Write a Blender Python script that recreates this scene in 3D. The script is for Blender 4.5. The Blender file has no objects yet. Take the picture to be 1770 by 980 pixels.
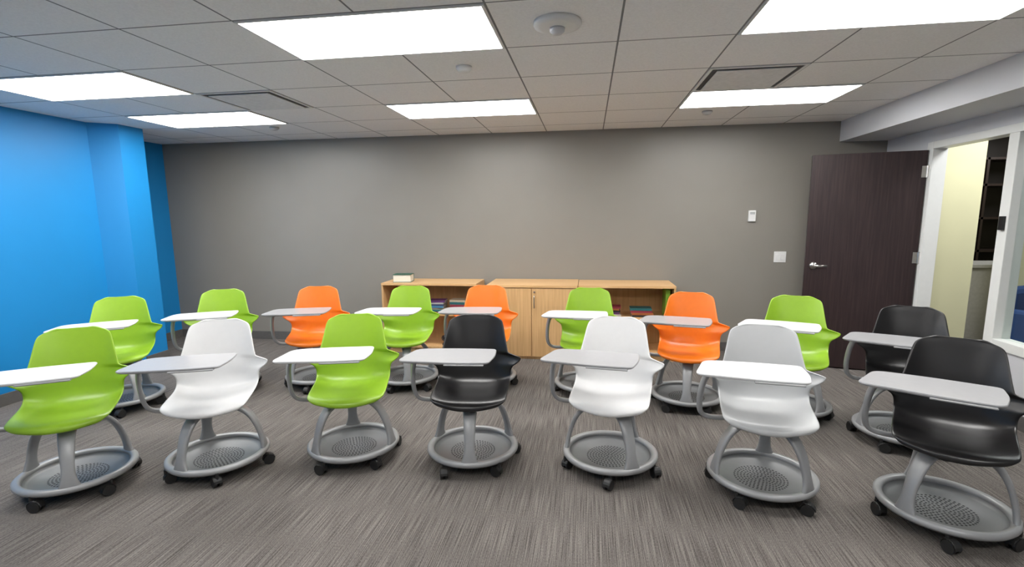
import bpy, bmesh, math, random
from mathutils import Vector, Matrix
random.seed(7)
sc=bpy.context.scene
COL=bpy.context.collection
T=0.6096; GX=-0.464; GY=2.973; H=2.418; D=5.782
# ---------------------------------------------------------------- camera
yaw,pit,roll=0.146,0.152,-0.010
F=Vector((-math.sin(yaw)*math.cos(pit),math.cos(yaw)*math.cos(pit),-math.sin(pit)))
R=Vector((math.cos(yaw),math.sin(yaw),0));U=R.cross(F)
R2=R*math.cos(roll)+U*math.sin(roll);U2=-R*math.sin(roll)+U*math.cos(roll)
cd=bpy.data.cameras.new('camera');cam=bpy.data.objects.new('camera',cd);COL.objects.link(cam)
m=Matrix((R2,U2,-F)).transposed().to_4x4();m.translation=Vector((0,0,1.482));cam.matrix_world=m
cd.sensor_width=36;cd.lens=880/1770*36;cd.shift_x=-0.00136;cd.shift_y=0.01215;cd.clip_start=.05
sc.camera=cam
try:
    sc.view_settings.view_transform='Standard';sc.view_settings.look='None'
except Exception as e: print(e)
# ---------------------------------------------------------------- materials
def mat(name,col,rough=.5,metal=0,var=.06,scale=30,bump=0,bscale=200,emis=None,est=0,spec=None):
    m=bpy.data.materials.new(name);m.use_nodes=True;nt=m.node_tree;b=nt.nodes['Principled BSDF']
    b.inputs['Roughness'].default_value=rough;b.inputs['Metallic'].default_value=metal
    if spec is not None:b.inputs['Specular IOR Level'].default_value=spec
    tc=nt.nodes.new('ShaderNodeTexCoord');n=nt.nodes.new('ShaderNodeTexNoise');n.inputs['Scale'].default_value=scale
    nt.links.new(tc.outputs['Object'],n.inputs['Vector'])
    r=nt.nodes.new('ShaderNodeValToRGB');e=r.color_ramp.elements
    e[0].position=.3;e[1].position=.7
    e[0].color=[c*(1-var) for c in col]+[1];e[1].color=[min(1,c*(1+var)) for c in col]+[1]
    nt.links.new(n.outputs['Fac'],r.inputs['Fac']);nt.links.new(r.outputs['Color'],b.inputs['Base Color'])
    if bump:
        n2=nt.nodes.new('ShaderNodeTexNoise');n2.inputs['Scale'].default_value=bscale
        nt.links.new(tc.outputs['Object'],n2.inputs['Vector'])
        bp=nt.nodes.new('ShaderNodeBump');bp.inputs['Strength'].default_value=bump;bp.inputs['Distance'].default_value=.002
        nt.links.new(n2.outputs['Fac'],bp.inputs['Height']);nt.links.new(bp.outputs['Normal'],b.inputs['Normal'])
    if emis:
        b.inputs['Emission Color'].default_value=list(emis)+[1];b.inputs['Emission Strength'].default_value=est
    return m
def wood(name,c1,c2,rough=.4,axis='X',scale=6):
    m=bpy.data.materials.new(name);m.use_nodes=True;nt=m.node_tree;b=nt.nodes['Principled BSDF'];b.inputs['Roughness'].default_value=rough
    tc=nt.nodes.new('ShaderNodeTexCoord');mp=nt.nodes.new('ShaderNodeMapping')
    mp.inputs['Scale'].default_value={'X':(scale*.25,scale*6,scale*6),'Z':(scale*6,scale*6,scale*.25)}[axis]
    n=nt.nodes.new('ShaderNodeTexNoise');n.inputs['Scale'].default_value=1.5;n.inputs['Detail'].default_value=6
    r=nt.nodes.new('ShaderNodeValToRGB');e=r.color_ramp.elements;e[0].position=.35;e[1].position=.7;e[0].color=list(c1)+[1];e[1].color=list(c2)+[1]
    nt.links.new(tc.outputs['Object'],mp.inputs['Vector']);nt.links.new(mp.outputs[0],n.inputs['Vector']);nt.links.new(n.outputs['Fac'],r.inputs['Fac']);nt.links.new(r.outputs[0],b.inputs['Base Color'])
    return m
GREEN=mat('green_plastic',(.26,.45,.024),.33,bump=.12,bscale=900,var=.02)
ORANGE=mat('orange_plastic',(.80,.18,.010),.33,bump=.12,bscale=900,var=.02)
BLACK=mat('black_plastic',(.011,.0105,.011),.28,bump=.12,bscale=900,var=.05)
WHITE=mat('white_plastic',(.70,.70,.70),.33,bump=.1,bscale=900,var=.01)
LGREY=mat('pale_grey_plastic',(.45,.46,.465),.33,bump=.1,bscale=900,var=.01)
TABW=mat('white_laminate',(.66,.66,.67),.3,var=.01)
TABG=mat('grey_laminate',(.34,.34,.35),.3,var=.02)
METAL=mat('silver_grey_plastic',(.30,.305,.31),.36,var=.02,metal=.15)
TRAY=mat('grey_tray_plastic',(.16,.165,.17),.45,var=.02)
HOLE=mat('perforation_dark',(.02,.02,.022),.8)
RUB=mat('black_rubber',(.015,.015,.015),.5)
GWALL=mat('grey_wall_paint',(.245,.228,.203),.38,var=.02,scale=3,bump=.12,bscale=260)
BWALL=mat('blue_wall_paint',(.005,.215,.53),.5,var=.02,scale=3,bump=.1,bscale=260)
WWALL=mat('white_wall_paint',(.60,.61,.64),.55,var=.02,scale=3,bump=.1)
FRAME=mat('white_frame_paint',(.74,.75,.73),.35,var=.01)
BASEB=mat('dark_grey_baseboard',(.11,.105,.10),.5)
CHROME=mat('brushed_nickel',(.6,.58,.55),.28,metal=1)
MAPLE=wood('maple_veneer',(.60,.36,.16),(.70,.45,.22),.4,'X')
MAPLEV=wood('maple_veneer_upright',(.58,.35,.155),(.69,.44,.21),.4,'Z')
DOORW=wood('espresso_veneer',(.020,.011,.012),(.038,.022,.022),.38,'Z',8)
YEL=mat('pale_yellow_paint',(.74,.72,.46),.6,var=.02,scale=3)
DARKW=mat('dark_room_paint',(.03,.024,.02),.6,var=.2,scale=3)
DIFF=mat('light_diffuser',(.9,.9,.9),.6,emis=(1,.985,.96),est=18.5)
PLW=mat('white_device_plastic',(.75,.75,.74),.4,var=.01)
SLOT=mat('vent_shadow',(.07,.07,.075),.7)
# ceiling
def ceiling_mat():
    m=bpy.data.materials.new('acoustic_tile_grid');m.use_nodes=True;nt=m.node_tree;L=nt.links;N=nt.nodes;b=N['Principled BSDF'];b.inputs['Roughness'].default_value=.85
    g=N.new('ShaderNodeNewGeometry');s=N.new('ShaderNodeSeparateXYZ');L.new(g.outputs['Position'],s.inputs[0])
    def M(op,a,bv=None):
        n=N.new('ShaderNodeMath');n.operation=op
        for i,v in enumerate((a,bv)):
            if v is None: continue
            if isinstance(v,(int,float)): n.inputs[i].default_value=v
            else: L.new(v,n.inputs[i])
        return n.outputs[0]
    ds=[]
    for ax,o in(('X',GX),('Y',GY)):
        f=M('FRACT',M('ADD',M('DIVIDE',M('SUBTRACT',s.outputs[ax],o),T),40.0))
        ds.append(M('MINIMUM',f,M('SUBTRACT',1.0,f)))
    dmin=M('MINIMUM',ds[0],ds[1]);line=M('LESS_THAN',dmin,.0085)
    n=N.new('ShaderNodeTexNoise');n.inputs['Scale'].default_value=90;n.inputs['Detail'].default_value=4;L.new(g.outputs['Position'],n.inputs['Vector'])
    r=N.new('ShaderNodeValToRGB');e=r.color_ramp.elements;e[0].position=.35;e[1].position=.65;e[0].color=(.85,.84,.83,1);e[1].color=(.91,.90,.89,1);L.new(n.outputs['Fac'],r.inputs[0])
    mx=N.new('ShaderNodeMix');mx.data_type='RGBA';L.new(line,mx.inputs['Factor']);L.new(r.outputs[0],mx.inputs['A']);mx.inputs['B'].default_value=(.22,.22,.225,1)
    L.new(mx.outputs['Result'],b.inputs['Base Color']);return m
CEIL=ceiling_mat()
def carpet_mat():
    m=bpy.data.materials.new('streaked_carpet');m.use_nodes=True;nt=m.node_tree;L=nt.links;N=nt.nodes;b=N['Principled BSDF'];b.inputs['Roughness'].default_value=.95
    b.inputs['Specular IOR Level'].default_value=.15
    g=N.new('ShaderNodeNewGeometry')
    def ns(sx,sy,det,sc_=1):
        mp=N.new('ShaderNodeMapping');mp.inputs['Scale'].default_value=(sx,sy,1);L.new(g.outputs['Position'],mp.inputs[0])
        n=N.new('ShaderNodeTexNoise');n.inputs['Scale'].default_value=sc_;n.inputs['Detail'].default_value=det;L.new(mp.outputs[0],n.inputs['Vector']);return n.outputs['Fac']
    a=ns(230,3,2);c=ns(420,90,2);d=ns(12,.8,2)
    def mix(x,y,w):
        n=N.new('ShaderNodeMix');n.data_type='FLOAT';n.inputs[0].default_value=w;L.new(x,n.inputs[2]);L.new(y,n.inputs[3]);return n.outputs[0]
    v=mix(mix(a,c,.42),d,.05)
    r=N.new('ShaderNodeValToRGB');e=r.color_ramp.elements;e[0].position=.38;e[1].position=.64;e[0].color=(.060,.053,.049,1);e[1].color=(.215,.195,.18,1);L.new(v,r.inputs[0])
    L.new(r.outputs[0],b.inputs['Base Color'])
    bp=N.new('ShaderNodeBump');bp.inputs['Strength'].default_value=.4;bp.inputs['Distance'].default_value=.003;L.new(v,bp.inputs['Height']);L.new(bp.outputs[0],b.inputs['Normal']);return m
CARPET=carpet_mat()
def glass_mat():
    m=bpy.data.materials.new('clear_glass');m.use_nodes=True;nt=m.node_tree;N=nt.nodes;L=nt.links;N.remove(N['Principled BSDF'])
    t=N.new('ShaderNodeBsdfTransparent');t.inputs[0].default_value=(.93,.96,.95,1);g=N.new('ShaderNodeBsdfGlossy');g.inputs['Roughness'].default_value=.02
    f=N.new('ShaderNodeFresnel');ge=N.new('ShaderNodeNewGeometry')
    inv=N.new('ShaderNodeMath');inv.operation='SUBTRACT';inv.inputs[0].default_value=1;L.new(ge.outputs['Backfacing'],inv.inputs[1])
    mu=N.new('ShaderNodeMath');mu.operation='MULTIPLY';L.new(f.outputs[0],mu.inputs[0]);L.new(inv.outputs[0],mu.inputs[1])
    mx=N.new('ShaderNodeMixShader');L.new(mu.outputs[0],mx.inputs[0]);L.new(t.outputs[0],mx.inputs[1]);L.new(g.outputs[0],mx.inputs[2]);L.new(mx.outputs[0],N['Material Output'].inputs[0]);return m
GLASS=glass_mat()
# ---------------------------------------------------------------- mesh helpers
def obj_from_bm(name,bm,mats,smooth=False,parent=None,loc=(0,0,0),rot=0):
    me=bpy.data.meshes.new(name);bm.normal_update();bm.to_mesh(me);bm.free()
    for mm in (mats if isinstance(mats,(list,tuple)) else [mats]): me.materials.append(mm)
    if smooth:
        for p in me.polygons:p.use_smooth=True
    o=bpy.data.objects.new(name,me);COL.objects.link(o)
    o.location=loc;o.rotation_euler=(0,0,rot)
    if parent:o.parent=parent
    return o
def addbox(bm,x0,x1,y0,y1,z0,z1,bev=0,mi=0):
    vs=[bm.verts.new(p) for p in((x0,y0,z0),(x1,y0,z0),(x1,y1,z0),(x0,y1,z0),(x0,y0,z1),(x1,y0,z1),(x1,y1,z1),(x0,y1,z1))]
    fs=[bm.faces.new([vs[i] for i in q]) for q in((0,3,2,1),(4,5,6,7),(0,1,5,4),(1,2,6,5),(2,3,7,6),(3,0,4,7))]
    for f in fs:f.material_index=mi
    if bev:
        es=set();[es.update(f.edges) for f in fs]
        r=bmesh.ops.bevel(bm,geom=list(es),offset=bev,segments=2,affect='EDGES',profile=.5)
        for f in r['faces']:f.material_index=mi
def box(name,b,mt,bev=0,parent=None,loc=(0,0,0),rot=0):
    bm=bmesh.new();addbox(bm,*b,bev=bev);return obj_from_bm(name,bm,mt,parent=parent,loc=loc,rot=rot)
def lathe(bm,prof,seg=48,mi=0,center=(0,0,0),close=False):
    rings=[];cx,cy,cz=center
    for r,z in prof:
        if r<1e-6: rings.append([bm.verts.new((cx,cy,cz+z))])
        else: rings.append([bm.verts.new((cx+r*math.cos(2*math.pi*i/seg),cy+r*math.sin(2*math.pi*i/seg),cz+z)) for i in range(seg)])
    n=len(rings)
    for k in range(n if close else n-1):
        a,b=rings[k],rings[(k+1)%n]
        for i in range(seg):
            j=(i+1)%seg
            if len(a)==1 and len(b)==1: continue
            if len(a)==1: f=bm.faces.new((a[0],b[j],b[i]))
            elif len(b)==1: f=bm.faces.new((a[i],a[j],b[0]))
            else: f=bm.faces.new((a[i],a[j],b[j],b[i]))
            f.material_index=mi
def sweep(bm,pts,ws,ts,side=None,seg=12,mi=0,power=.7):
    pts=[Vector(p) for p in pts];n=len(pts);rings=[];s=Vector(side) if side else None
    for i,p in enumerate(pts):
        t=(pts[min(i+1,n-1)]-pts[max(i-1,0)]).normalized()
        if side: sv=(Vector(side)-t*t.dot(Vector(side))).normalized()
        else:
            if s is None: s=Vector((0,1,0))
            s=(s-t*t.dot(s)).normalized();sv=s
        nv=t.cross(sv);ring=[]
        for k in range(seg):
            a=2*math.pi*k/seg;c,sn=math.cos(a),math.sin(a)
            ring.append(bm.verts.new(p+sv*(ws[i]/2*math.copysign(abs(c)**power,c))+nv*(ts[i]/2*math.copysign(abs(sn)**power,sn))))
        rings.append(ring)
    for i in range(n-1):
        for k in range(seg):
            j=(k+1)%seg;f=bm.faces.new((rings[i][k],rings[i][j],rings[i+1][j],rings[i+1][k]));f.material_index=mi
    for q in(rings[0][::-1],rings[-1]): f=bm.faces.new(q);f.material_index=mi
def catmull(P,n):
    out=[]
    for i in range(len(P)-1):
        p0=P[max(i-1,0)];p1=P[i];p2=P[i+1];p3=P[min(i+2,len(P)-1)]
        for k in range(n):
            t=k/n
            out.append(tuple(.5*((2*b)+(c-a)*t+(2*a-5*b+4*c-d)*t*t+(-a+3*b-3*c+d)*t**3) for a,b,c,d in zip(p0,p1,p2,p3)))
    out.append(tuple(P[-1]));return out
def tag(o,label,cat,group=None):
    o["label"]=label;o["category"]=cat
    if group:o["group"]=group
def struct(o): o["kind"]="structure";return o
def bake(o):
    dg=bpy.context.evaluated_depsgraph_get();me=bpy.data.meshes.new_from_object(o.evaluated_get(dg));o.modifiers.clear();o.data=me
# ---------------------------------------------------------------- room shell
Y0=-1.7; XR=2.97; XS=2.52
struct(box('floor',(-5.6,9,Y0-.1,9.5,-.1,0),CARPET))
struct(box('ceiling',(-5.6,XR,Y0-.1,D+.1,H,H+.1),CEIL))
struct(box('wall_back',(-5.35,XR+.10,D,D+.12,0,H),GWALL))
struct(box('wall_front',(-5.35,XR+.10,Y0-.12,Y0,0,H),WWALL))
bm=bmesh.new()
pl=[(-4.72,Y0),(-4.72,4.38),(-4.52,4.52),(-4.52,4.80),(-5.2,4.80),(-5.2,D),(-5.4,D),(-5.4,Y0)]
lo=[bm.verts.new((x,y,0)) for x,y in pl];hi=[bm.verts.new((x,y,H)) for x,y in pl]
for i in range(len(pl)):
    j=(i+1)%len(pl);bm.faces.new((lo[i],lo[j],hi[j],hi[i]))
bm.faces.new(hi);bm.faces.new(lo[::-1]);bmesh.ops.recalc_face_normals(bm,faces=bm.faces)
struct(obj_from_bm('wall_left',bm,BWALL))
bm=bmesh.new()
addbox(bm,XR,XR+.10,5.12,D,0,H);addbox(bm,XR,XR+.10,Y0,5.12,2.10,H);addbox(bm,XR,XR+.10,Y0,4.14,0,.50)
struct(obj_from_bm('wall_right',bm,WWALL))
bm=bmesh.new();addbox(bm,XS,XR,Y0,D,2.215,H);struct(obj_from_bm('trim_1',bm,WWALL))
bm=bmesh.new()  # white frames
FX=XR+.105
addbox(bm,XR-.015,FX,5.04,5.12,0,2.10,.004);addbox(bm,XR-.015,FX,Y0,5.04,2.04,2.10,.004)
addbox(bm,XR-.015,FX,4.13,4.22,0,2.04,.004);addbox(bm,XR-.015,FX,Y0,4.13,.50,.57,.004)
addbox(bm,XR-.015,FX,2.2,2.27,.57,2.04,.004)
struct(obj_from_bm('trim_2',bm,FRAME))
struct(box('window_1',(XR+.045,XR+.053,2.27,4.13,.57,2.04),GLASS))
struct(box('window_2',(XR+.045,XR+.053,Y0,2.2,.57,2.04),GLASS))
struct(box('baseboard_back',(-5.2,XR,D-.012,D,0,.10),BASEB,.002))
bm=bmesh.new();addbox(bm,-4.72,-4.708,Y0,4.38,0,.10);addbox(bm,-5.2,-5.188,4.8,D,0,.10);addbox(bm,-4.52,-4.508,4.52,4.80,0,.10)
struct(obj_from_bm('baseboard_left',bm,BASEB))
struct(box('baseboard_right',(XR-.012,XR,Y0,4.13,0,.10),BASEB))
# corridor beyond the doorway
struct(box('wall_corridor',(XR+.10,3.55,5.30,5.42,0,2.6),YEL))
struct(box('wall_pale_backing',(4.36,9,6.0,6.1,0,2.6),YEL))  # added backing wall, stands in for the pale reflection in the side glass
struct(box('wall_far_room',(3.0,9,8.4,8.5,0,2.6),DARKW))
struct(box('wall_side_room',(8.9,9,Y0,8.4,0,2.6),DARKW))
struct(box('ceiling_corridor',(XR+.10,9,Y0,8.5,2.6,2.7),mat('corridor_ceiling_paint',(.5,.5,.48),.8)))
# ---------------------------------------------------------------- door
hx,hy=XR-.02,5.10; fx,fy=2.085,5.30
ang=math.atan2(fy-hy,fx-hx);W=math.hypot(fx-hx,fy-hy)
door=struct(box('door_1',(0,W,-.022,.022,.012,2.035),DOORW,.002,loc=(hx,hy,0),rot=ang))
bm=bmesh.new()
bmesh.ops.create_cone(bm,cap_ends=True,segments=32,radius1=.034,radius2=.032,depth=.014,matrix=Matrix.Translation((W-.07,.029,1.0))@Matrix.Rotation(math.pi/2,4,'X'))
sweep(bm,[(W-.07,.03,1.0),(W-.07,.06,1.0),(W-.078,.072,1.0),(W-.10,.075,1.0),(W-.18,.073,1.0)],[.02,.018,.02,.022,.018],[.02,.018,.016,.014,.012],side=(0,0,1))
obj_from_bm('door_handle',bm,CHROME,True,parent=door)["label"]="brushed nickel lever handle"
for z in(.25,1.09,1.85):
    bm=bmesh.new();addbox(bm,.0,.035,.022,.026,z-.05,z+.05);bmesh.ops.create_cone(bm,cap_ends=True,segments=12,radius1=.008,radius2=.008,depth=.105,matrix=Matrix.Translation((-.006,.028,z)))
    addbox(bm,-.03,-.008,.024,.028,z-.05,z+.05)
    obj_from_bm('hinge',bm,CHROME,parent=door)
# ---------------------------------------------------------------- ceiling lights
def troffer(u,r):
    x0=GX+u*T;y0=GY+r*T;x1=x0+2*T;y1=y0+T
    e=bpy.data.objects.new('ceiling_light',None);COL.objects.link(e);e.location=((x0+x1)/2,(y0+y1)/2,H)
    bm=bmesh.new();a,b=T,T/2;w=.018
    addbox(bm,-a+.006,a-.006,-b+.006,-b+w,-.008,0);addbox(bm,-a+.006,a-.006,b-w,b-.006,-.008,0);addbox(bm,-a+.006,-a+w,-b+w,b-w,-.008,0);addbox(bm,a-w,a-.006,-b+w,b-w,-.008,0)
    obj_from_bm('light_frame',bm,PLW,parent=e)
    bm=bmesh.new();addbox(bm,-a+w,a-w,-b+w,b-w,-.005,-.001);obj_from_bm('light_diffuser',bm,DIFF,parent=e)
    tag(e,"bright recessed rectangular fluorescent panel with white diffuser in tile grid","ceiling light","recessed ceiling light panels")
for u,r in((-2,-1),(-2,2),(2,2),(2,-1),(-6,0),(-6,2),(-2,-5),(2,-5),(-6,-3)):  # final entries are unseen panels added near the camera for symmetrical lighting
    troffer(u,r)
VP_=mat('vent_plate_paint',(.75,.75,.75),.5)
def vent(u,r):
    x=GX+(u+.5)*T;y=GY+(r+.5)*T
    e=bpy.data.objects.new('air_vent',None);COL.objects.link(e);e.location=(x,y,H)
    bm=bmesh.new();a=T/2-.006;w=.02
    addbox(bm,-a,a,-a,-a+w,-.006,0);addbox(bm,-a,a,a-w,a,-.006,0);addbox(bm,-a,-a+w,-a+w,a-w,-.006,0);addbox(bm,a-w,a,-a+w,a-w,-.006,0)
    obj_from_bm('vent_frame',bm,PLW,parent=e)
    bm=bmesh.new();addbox(bm,-a+w,a-w,-a+w,a-w,-.002,-.0005);obj_from_bm('vent_throat',bm,SLOT,parent=e)
    bm=bmesh.new();p=a-.055;addbox(bm,-p,p,-p,p+.03,-.010,-.004,.002);addbox(bm,-.02,.02,-.02,.02,-.004,-.002);obj_from_bm('vent_plate',bm,VP_,parent=e)
    tag(e,"square white ceiling air diffuser with dark perimeter slot","air vent","ceiling air diffusers")
vent(2,1);vent(-4,1)
def lathe_obj(name,prof,mt,loc,label,cat,seg=40,parent=None):
    bm=bmesh.new();lathe(bm,prof,seg);bmesh.ops.recalc_face_normals(bm,faces=bm.faces);o=obj_from_bm(name,bm,mt,True,parent=parent,loc=loc)
    if label:tag(o,label,cat)
    return o
sd=lathe_obj('smoke_detector',[(0,0),(.115,0),(.117,-.012),(.112,-.022),(.085,-.027),(.06,-.03),(0,-.03)],PLW,(-.16,2.64,H),"large round white ceiling smoke alarm with central sensor","smoke detector")
lathe_obj('sensor_dome',[(0,-.03),(.038,-.03),(.036,-.045),(.02,-.058),(0,-.06)],mat('sensor_grey',(.55,.55,.56),.3),(0,0,0),None,None,parent=sd)
lathe_obj('smoke_detector',[(0,0),(.05,0),(.05,-.012),(.035,-.03),(.015,-.034),(0,-.034)],PLW,(-.78,3.28,H),"small round white ceiling sensor","smoke detector")
for x,y in((1.05,5.0),(-3.17,4.97)):
    lathe_obj('ceiling_sprinkler',[(0,0),(.045,0),(.047,-.006),(.044,-.014),(.03,-.028),(.012,-.034),(0,-.034)],mat('sprinkler_cap_paint',(.42,.42,.42),.4),(x,y,H),"small grey fire sprinkler cap on the ceiling tile","sprinkler")
# ---------------------------------------------------------------- wall devices
th=box('thermostat',(1.68,1.752,D-.026,D+.002,1.42,1.535),PLW,.005);tag(th,"small white rectangular thermostat on the grey wall","thermostat")
box('thermostat_display',(1.692,1.74,D-.028,D-.0255,1.495,1.52),mat('display_grey',(.4,.42,.42),.3),parent=th)
sw=box('light_switch',(1.965,2.085,D-.008,D+.001,.985,1.10),PLW,.002);tag(sw,"white double rocker light switch on the grey wall","light switch")
for x in(1.985,2.032):box('rocker',(x,x+.034,D-.013,D-.007,1.01,1.075),PLW,.002,parent=sw)
al=box('card_reader',(XR-.035,XR-.012,4.15,4.19,1.36,1.46),BLACK,.003);tag(al,"small black rectangular access reader on white frame","card reader")
# ---------------------------------------------------------------- cabinets
def bookcase(x0,x1,yf,yb,label,zt=.785):
    e=bpy.data.objects.new('bookcase',None);COL.objects.link(e);e.location=((x0+x1)/2,yf,0);w=(x1-x0)/2;d=yb-yf;t=.019
    bm=bmesh.new();addbox(bm,-w,w,-.006,d,zt-.024,zt,.001)
    obj_from_bm('cabinet_top',bm,MAPLE,parent=e)
    bm=bmesh.new();addbox(bm,-w,-w+t,0,d,0,zt-.024);addbox(bm,w-t,w,0,d,0,zt-.024);addbox(bm,-w+t,w-t,.0,d,.06,.078);addbox(bm,-w+t,w-t,.02,.035,0,.06);addbox(bm,-w+t,w-t,d-.01,d,.078,zt-.024)
    obj_from_bm('cabinet_body',bm,MAPLEV,parent=e)
    bm=bmesh.new();addbox(bm,-w+t,w-t,.012,d-.012,.425,.444);obj_from_bm('shelf',bm,MAPLE,parent=e)
    tag(e,label,"bookcase");return e
YB=D-.02
bookcase(-2.26,-1.185,5.32,YB,"low open maple bookcase holding books and a dark figurine")
bookcase(-.095,.885,5.26,YB,"low open maple bookcase with a few stacked books")
e=bpy.data.objects.new('storage_cabinet',None);COL.objects.link(e);e.location=(-.575,5.20,0);w=.475;d=YB-5.20
bm=bmesh.new();addbox(bm,-w,w,-.006,d,.765,.79,.001);obj_from_bm('cabinet_top',bm,MAPLE,parent=e)
bm=bmesh.new();addbox(bm,-w,w,.02,d,0,.764);obj_from_bm('cabinet_body',bm,MAPLEV,parent=e)
for x0,x1,hs in((-w+.002,-.0035,1),(.0035,w-.002,0)):
    dr=box('cabinet_door',(x0,x1,0,.019,.03,.758),MAPLEV,.0015,parent=e)
    if not hs:
        bm=bmesh.new();sweep(bm,[(.03,.0,.68),(.03,-.028,.68),(.03,-.03,.67),(.03,-.03,.57),(.03,-.028,.56),(.03,0,.56)],[.01]*6,[.01]*6,side=(1,0,0),seg=10);obj_from_bm('door_handle',bm,CHROME,True,parent=dr)
        bm=bmesh.new();bmesh.ops.create_cone(bm,cap_ends=True,segments=16,radius1=.01,radius2=.01,depth=.008,matrix=Matrix.Translation((.03,-.003,.72))@Matrix.Rotation(math.pi/2,4,'X'));obj_from_bm('door_lock',bm,CHROME,parent=dr)
tag(e,"low maple storage cabinet with two closed doors","cabinet")
# books
PAGE=mat('book_pages',(.72,.68,.58),.8,var=.08,scale=200)
bcol={}
def bmat(c):
    if c not in bcol: bcol[c]=mat('book_cover',c,.45)
    return bcol[c]
def book(x,y,z,w,dp,th,rot,c,group,label="closed book lying flat in a stack",t=.0025):
    o=bpy.data.objects.new('book',None)
    bm=bmesh.new()
    addbox(bm,-w/2,w/2,-dp/2,dp/2,0,t);addbox(bm,-w/2,w/2,-dp/2,dp/2,th-t,th);addbox(bm,-w/2,w/2,-dp/2,-dp/2+t,t,th-t)
    c1=obj_from_bm('book_cover',bm,bmat(c));bm=bmesh.new();addbox(bm,-w/2+.004,w/2-.004,-dp/2+t,dp/2-.004,t,th-t)
    c2=obj_from_bm('book_pages',bm,PAGE);COL.objects.link(o)
    for q in(c1,c2):q.parent=o
    o.location=(x,y,z);o.rotation_euler=(0,0,rot)
    tag(o,label,"book",group);return o
cols=[(.03,.04,.09),(.25,.03,.05),(.4,.38,.34),(.02,.12,.13),(.10,.03,.12),(.5,.42,.3),(.02,.02,.025),(.06,.18,.3),(.3,.1,.03)]
def stack(x,y,z,w,n,group,seed,tot):
    random.seed(seed);zz=z+.0005
    for i in range(n):
        th=tot/n*random.uniform(.8,1.2)
        book(x+random.uniform(-.012,.012),y+random.uniform(-.01,.01),zz,w*random.uniform(.88,1),.15*random.uniform(.9,1.05),th,random.uniform(-.08,.08),cols[(i*2+seed)%9],group);zz+=th+.0004
stack(-1.66,5.47,.444,.20,7,"books stacked on the upper shelf",1,.135)
stack(-1.41,5.47,.444,.18,6,"books stacked on the upper shelf",4,.14)
stack(-1.98,5.47,.444,.18,4,"books stacked on the upper shelf",3,.09)
stack(.56,5.42,.444,.23,4,"books stacked on the shelf",6,.085)
stack(.29,5.44,.444,.11,5,"books stacked on the shelf",2,.10)
b=box('binder',(.80,.845,5.36,5.60,.4445,.735),mat('lime_binder',(.22,.45,.04),.4),.003);tag(b,"lime green ring binder standing upright on shelf","binder")
book(-2.05,5.46,.786,.20,.17,.088,math.pi+.12,(.02,.09,.06),None,"thick dark green book with cream pages lying on bookcase",t=.006)
# figurine
bm=bmesh.new()
lathe(bm,[(0,0),(.04,0),(.04,.015),(.03,.02),(.024,.04),(.03,.06),(.034,.08),(.026,.105),(.012,.118),(.011,.124),(.02,.135),(.022,.15),(.014,.165),(0,.17)],24)
for s in(-1,1): sweep(bm,[(s*.028,0,.105),(s*.042,-.01,.08),(s*.03,-.03,.062),(s*.008,-.035,.06)],[.014]*4,[.014]*4,side=(0,.3,1),seg=8)
fg=obj_from_bm('figurine',bm,mat('dark_carved_wood',(.02,.012,.01),.4),True,loc=(-1.57,5.42,.0785));tag(fg,"small dark carved seated figurine on the bottom shelf","figurine")
# ---------------------------------------------------------------- beyond doorway furniture
bm=bmesh.new();addbox(bm,3.65,6.2,7.9,8.38,0,.05);[addbox(bm,3.65,6.2,7.95,8.38,z,z+.03) for z in(.5,.95,1.4,1.85,2.2)];[addbox(bm,x,x+.03,7.95,8.38,0,2.23) for x in(3.65,4.5,5.35,6.17)]
bs=obj_from_bm('shelving_unit',bm,mat('dark_shelf_wood',(.022,.013,.010),.4));tag(bs,"tall dark wood shelving in the adjoining room","shelf")
bm=bmesh.new();addbox(bm,3.75,5.4,6.55,7.1,.86,.90,.004);addbox(bm,3.8,5.35,6.6,7.05,0,.86,0)
cn=obj_from_bm('counter',bm,mat('counter_laminate',(.45,.44,.40),.4));tag(cn,"pale counter in the adjoining room","counter")
pf=bpy.data.objects.new('picture_frame',None);COL.objects.link(pf);pf.location=(5.12,8.05,1.4305);tag(pf,"small framed picture standing on the dark shelving","picture frame")
box('frame',(-.13,.13,.0,.02,0,.34),BLACK,.003,parent=pf);box('picture',(-.10,.10,-.003,0,.03,.31),mat('picture_paper',(.6,.58,.5),.5,var=.3,scale=14),parent=pf)
for i,(x,c,h_) in enumerate(((4.60,(.35,.05,.04),.2),(4.75,(.45,.42,.35),.24),(4.9,(.05,.12,.25),.16),(5.12,(.3,.28,.22),.22))):
    bm=bmesh.new();addbox(bm,-.06,.06,0,.25,0,h_,.003);addbox(bm,-.063,.063,-.003,.253,h_-.05,h_+.003,.002)
    q=obj_from_bm('storage_box',bm,mat('storage_box_card',c,.6),loc=(x,7.99,.9805));tag(q,"small lidded storage box on dark shelving","box","boxes on the dark shelving")
e=bpy.data.objects.new('armchair',None);COL.objects.link(e);e.location=(4.14,5.02,0);e.rotation_euler=(0,0,.5)
UPH=mat('blue_upholstery',(.012,.045,.15),.9,bump=.3)
box('seat_cushion',(-.3,.3,-.3,.28,.25,.46),UPH,.04,parent=e);box('backrest',(-.33,.33,.22,.36,.30,.82),UPH,.05,parent=e)
for s in(-1,1):
    box('armrest',(s*.36-.05,s*.36+.05,-.28,.3,.25,.64),UPH,.03,parent=e)
for sx in(-.28,.28):
    for sy in(-.25,.25): 
        bm=bmesh.new();lathe(bm,[(0,0),(.015,0),(.022,.25),(0,.25)],12);obj_from_bm('leg',bm,BLACK,True,parent=e,loc=(sx,sy,0))
tag(e,"blue upholstered armchair beyond the glass","armchair")
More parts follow.
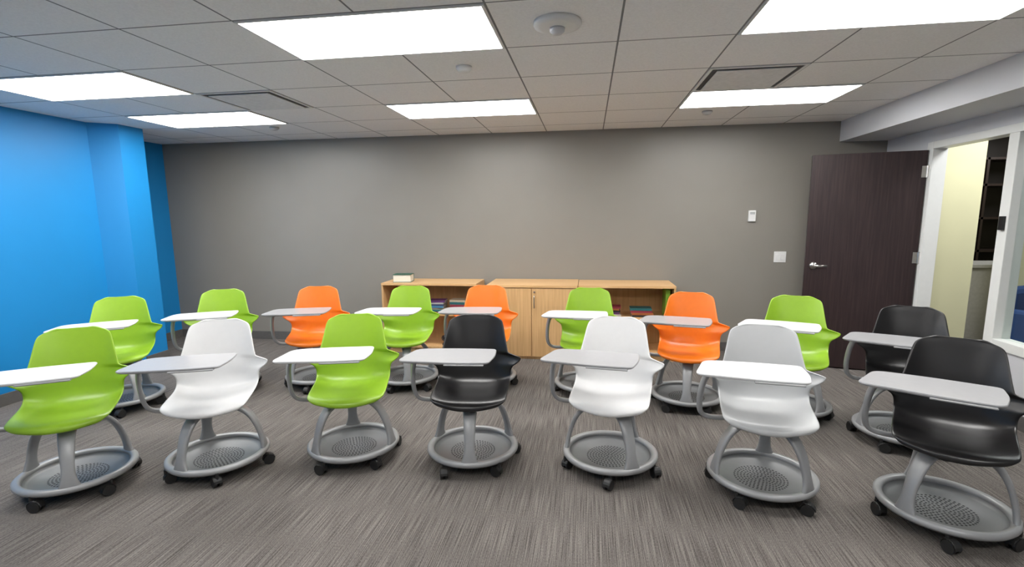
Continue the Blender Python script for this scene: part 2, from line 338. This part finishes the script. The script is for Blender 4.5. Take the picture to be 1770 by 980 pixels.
# ---------------------------------------------------------------- chair parts
P=[(-.232,.398,.120,.050,.0),(-.238,.412,.175,.050,.0),(-.228,.432,.207,.045,.002),(-.19,.446,.222,.03,.006),(-.10,.442,.226,.012,.022),(0,.432,.226,.0,.042),
   (.08,.432,.226,-.012,.055),(.145,.455,.228,-.04,.058),(.18,.505,.232,-.075,.045),(.194,.552,.248,-.105,.028),(.201,.585,.274,-.122,.016),(.205,.608,.291,-.130,.012),(.208,.624,.292,-.132,.010)]
P2=[(.211,.640,.212,-.080,.004),(.220,.69,.201,-.066,0),(.233,.75,.189,-.052,0),(.245,.805,.178,-.040,0),(.251,.835,.168,-.032,-.002),(.255,.853,.152,-.024,-.006),(.257,.862,.122,-.015,-.006),(.258,.867,.08,-.008,-.003)]
rows=catmull(P,3)+catmull(P2,3)
bm=bmesh.new();NU=24;grid=[]
for (y,z,hw,dy,dz) in rows:
    r=[]
    for k in range(NU+1):
        u=-1+2*k/NU;u=math.copysign(abs(u)**.9,u);a=abs(u)
        w3=a**2.6
        r.append(bm.verts.new((u*hw,y+dy*w3,z+dz*a**3)))
    grid.append(r)
for i in range(len(grid)-1):
    for k in range(NU): bm.faces.new((grid[i][k],grid[i][k+1],grid[i+1][k+1],grid[i+1][k]))
shell0=obj_from_bm('seat_shell',bm,GREEN,True)
md=shell0.modifiers.new('s','SOLIDIFY');md.thickness=.009;md.offset=-1
md=shell0.modifiers.new('b','SUBSURF');md.levels=1;md.render_levels=1
bake(shell0)
for p in shell0.data.polygons:p.use_smooth=True
def shell_mesh(mt):
    me=shell0.data.copy();me.materials.clear();me.materials.append(mt);return me
SH={k:shell_mesh(v) for k,v in dict(green=GREEN,orange=ORANGE,black=BLACK,white=WHITE,grey=LGREY).items()}
bpy.data.objects.remove(shell0)
def rounded(poly,rad,n=6):
    out=[];N=len(poly)
    for i in range(N):
        p=Vector(poly[i]);a=(Vector(poly[i-1])-p);b=(Vector(poly[(i+1)%N])-p);r=min(rad[i],a.length*.45,b.length*.45)
        s=p+a.normalized()*r;e=p+b.normalized()*r
        for k in range(n+1):
            t=k/n;out.append((1-t)**2*s+2*t*(1-t)*p+t*t*e)
    return out
def tablet_mesh(mt):
    o=rounded([(-.375,-.270),(-.05,-.298),(.140,-.288),(.165,-.15),(.155,.005),(-.10,.015),(-.325,-.005)],[.05,.2,.03,.1,.03,.2,.06])
    bm=bmesh.new()
    def ring(f,z): 
        c=Vector((-.10,-.15));return [bm.verts.new((c.x+(p.x-c.x)*f,c.y+(p.y-c.y)*f,z)) for p in o]
    rs=[ring(.90,.688),ring(.975,.693),ring(1,.699),ring(1,.703),ring(.99,.706)]
    for a,b in zip(rs,rs[1:]):
        for i in range(len(a)): bm.faces.new((a[i],a[(i+1)%len(a)],b[(i+1)%len(a)],b[i]))
    bm.faces.new(rs[0][::-1]);bm.faces.new(rs[-1])
    addbox(bm,-.105,.115,-.303,-.27,.6865,.6945,.003,mi=1)
    me=bpy.data.meshes.new('writing_tablet');bm.normal_update();bm.to_mesh(me);bm.free();me.materials.append(mt);me.materials.append(METAL);return me
TB={'white':tablet_mesh(TABW),'grey':tablet_mesh(TABG)}
bm=bmesh.new()
pa=catmull([(-.05,.02,.405),(-.17,.0,.392),(-.265,-.02,.392),(-.318,-.045,.415),(-.336,-.07,.47),(-.333,-.10,.56),(-.318,-.13,.64),(-.29,-.15,.683),(-.20,-.155,.689)],4)
sweep(bm,pa,[.034]*len(pa),[.024]*len(pa),seg=12)
addbox(bm,-.27,-.13,-.20,-.10,.680,.689,.003)
ARM=obj_from_bm('tablet_arm',bm,METAL,True).data
bm=bmesh.new()
lathe(bm,[(.236,.090),(.250,.076),(.270,.076),(.279,.088),(.278,.102),(.268,.110),(.252,.110),(.241,.104)],72,close=True)
RING=obj_from_bm('base_ring',bm,METAL,True).data
bm=bmesh.new()
lathe(bm,[(.242,.100),(.234,.080),(.215,.071),(.152,.067),(.147,.063),(0,.063)],64)
lathe(bm,[(.242,.094),(.228,.070),(.15,.057),(0,.057)],48)
for k in range(1,9):
    rr=.0165*k;n=max(6,int(2*math.pi*rr/.019))
    for i in range(n):
        a=2*math.pi*(i+.5*(k%2))/n;cx,cy=rr*math.cos(a),rr*math.sin(a)
        f=bm.faces.new([bm.verts.new((cx+.0056*math.cos(t*math.pi/4),cy+.0056*math.sin(t*math.pi/4),.0636)) for t in range(8)]);f.material_index=1
TRAYM=obj_from_bm('storage_tray',bm,[TRAY,HOLE],True).data
bm=bmesh.new()
pl=catmull([(.256,.094),(.252,.14),(.235,.215),(.208,.288),(.168,.345),(.115,.376),(.03,.386)],4)
n=len(pl);q0=n*.3;ws=[.120-.062*math.sin(min(1,i/q0)*math.pi/2) if i<q0 else .058+.038*(i-q0)/(n-q0) for i in range(n)]
sweep(bm,[(0,-r,z) for r,z in pl],ws,[.027]*n,side=(1,0,0),seg=16)
LEG=obj_from_bm('leg',bm,METAL,True).data
bm=bmesh.new();lathe(bm,[(0,.362),(.06,.366),(.068,.385),(.06,.40),(.05,.418),(0,.42)],32)
addbox(bm,-.10,.10,-.10,.10,.405,.424,.006,mi=1)
HUB=obj_from_bm('swivel_hub',bm,[METAL,TRAY],True).data
bm=bmesh.new()
for s in(-1,1):
    bmesh.ops.create_cone(bm,cap_ends=True,segments=20,radius1=.03,radius2=.03,depth=.015,matrix=Matrix.Translation((s*.014,.012,.030))@Matrix.Rotation(math.pi/2,4,'Y'))
bmesh.ops.create_cone(bm,cap_ends=True,segments=12,radius1=.009,radius2=.009,depth=.05,matrix=Matrix.Translation((0,-.008,.06)))
h=[]
for i in range(9):
    a=math.pi*i/8;h.append((.0,.012+.034*math.cos(a),.030+.034*math.sin(a)))
sweep(bm,h,[.038]*9,[.004]*9,side=(1,0,0),seg=8)
CAST=obj_from_bm('caster',bm,RUB).data
for nme in('tablet_arm','base_ring','storage_tray','leg','swivel_hub','caster'):
    for o in [o for o in bpy.data.objects if o.parent is None and o.name.split('.')[0]==nme and o.type=='MESH']:
        bpy.data.objects.remove(o)
def part(name,me,parent,loc=(0,0,0),rot=0):
    o=bpy.data.objects.new(name,me);COL.objects.link(o);o.parent=parent;o.location=loc;o.rotation_euler=(0,0,rot);return o
chairs=[ # x,y,yaw deg,colour,tablet,leg azimuth(from camera direction, deg)
(-2.85,2.325,33,'green','white',-10),(-2.20,2.62,21,'white','grey',-48),(-1.45,2.87,15,'green','white',60),(-.69,2.91,4,'black','grey',-5),
(.145,2.93,-9,'white','grey',28),(.95,2.77,-9,'grey','white',-62),(1.715,2.56,-30,'black','grey',-30),
(-3.70,3.46,34,'green','white',20),(-3.16,3.93,27,'green','white',0),(-2.42,4.18,17,'orange','grey',-60),(-1.60,4.26,5,'green','white',0),
(-.90,4.35,5,'orange','grey',40),(.01,4.24,-2,'green','white',10),(.79,4.04,-12,'orange','grey',0),(1.51,3.92,-20,'green','white',50),(2.055,3.505,-26,'black','grey',-60)]
desc={'green':'lime green','white':'white','black':'black','orange':'orange','grey':'pale grey'}
for i,(x,y,yw,c,t,la) in enumerate(chairs):
    e=bpy.data.objects.new('tablet_chair',None);COL.objects.link(e);e.empty_display_size=.2
    e.location=(x,y,0);e.rotation_euler=(0,0,math.radians(yw))
    tag(e,f"{desc[c]} plastic rolling chair with {t} writing tablet","chair","rolling classroom chairs with writing tablets")
    part('seat_shell',SH[c],e);part('writing_tablet',TB[t],e);part('tablet_arm',ARM,e);part('swivel_hub',HUB,e)
    rg=part('base_ring',RING,e,rot=math.radians(la-yw)+math.atan2(-x,y))
    part('storage_tray',TRAYM,rg)
    for k in range(3): part('leg',LEG,rg,rot=math.radians(120*k))
    for k in range(5):
        a=math.radians(72*k+36+(17*i)%10);part('caster',CAST,rg,(.268*math.sin(a),-.268*math.cos(a),0),random.uniform(0,6.28))
# ---------------------------------------------------------------- lights
def area(name,loc,sx,sy,p,rot=(0,0,0),col=(1,1,1)):
    l=bpy.data.lights.new(name,'AREA');l.shape='RECTANGLE';l.size=sx;l.size_y=sy;l.energy=p;l.color=col
    o=bpy.data.objects.new(name,l);COL.objects.link(o);o.location=loc;o.rotation_euler=rot;return o
area('corridor_fill',(3.7,4.3,2.58),.6,1.2,40)  # unseen fill lamps, added to brighten the spaces beyond the doorway
area('corridor_fill',(5.5,7.2,2.58),1.2,1.2,30)
w=bpy.data.worlds.new('world');sc.world=w;w.use_nodes=True;w.node_tree.nodes['Background'].inputs[0].default_value=(.5,.55,.6,1);w.node_tree.nodes['Background'].inputs[1].default_value=.1
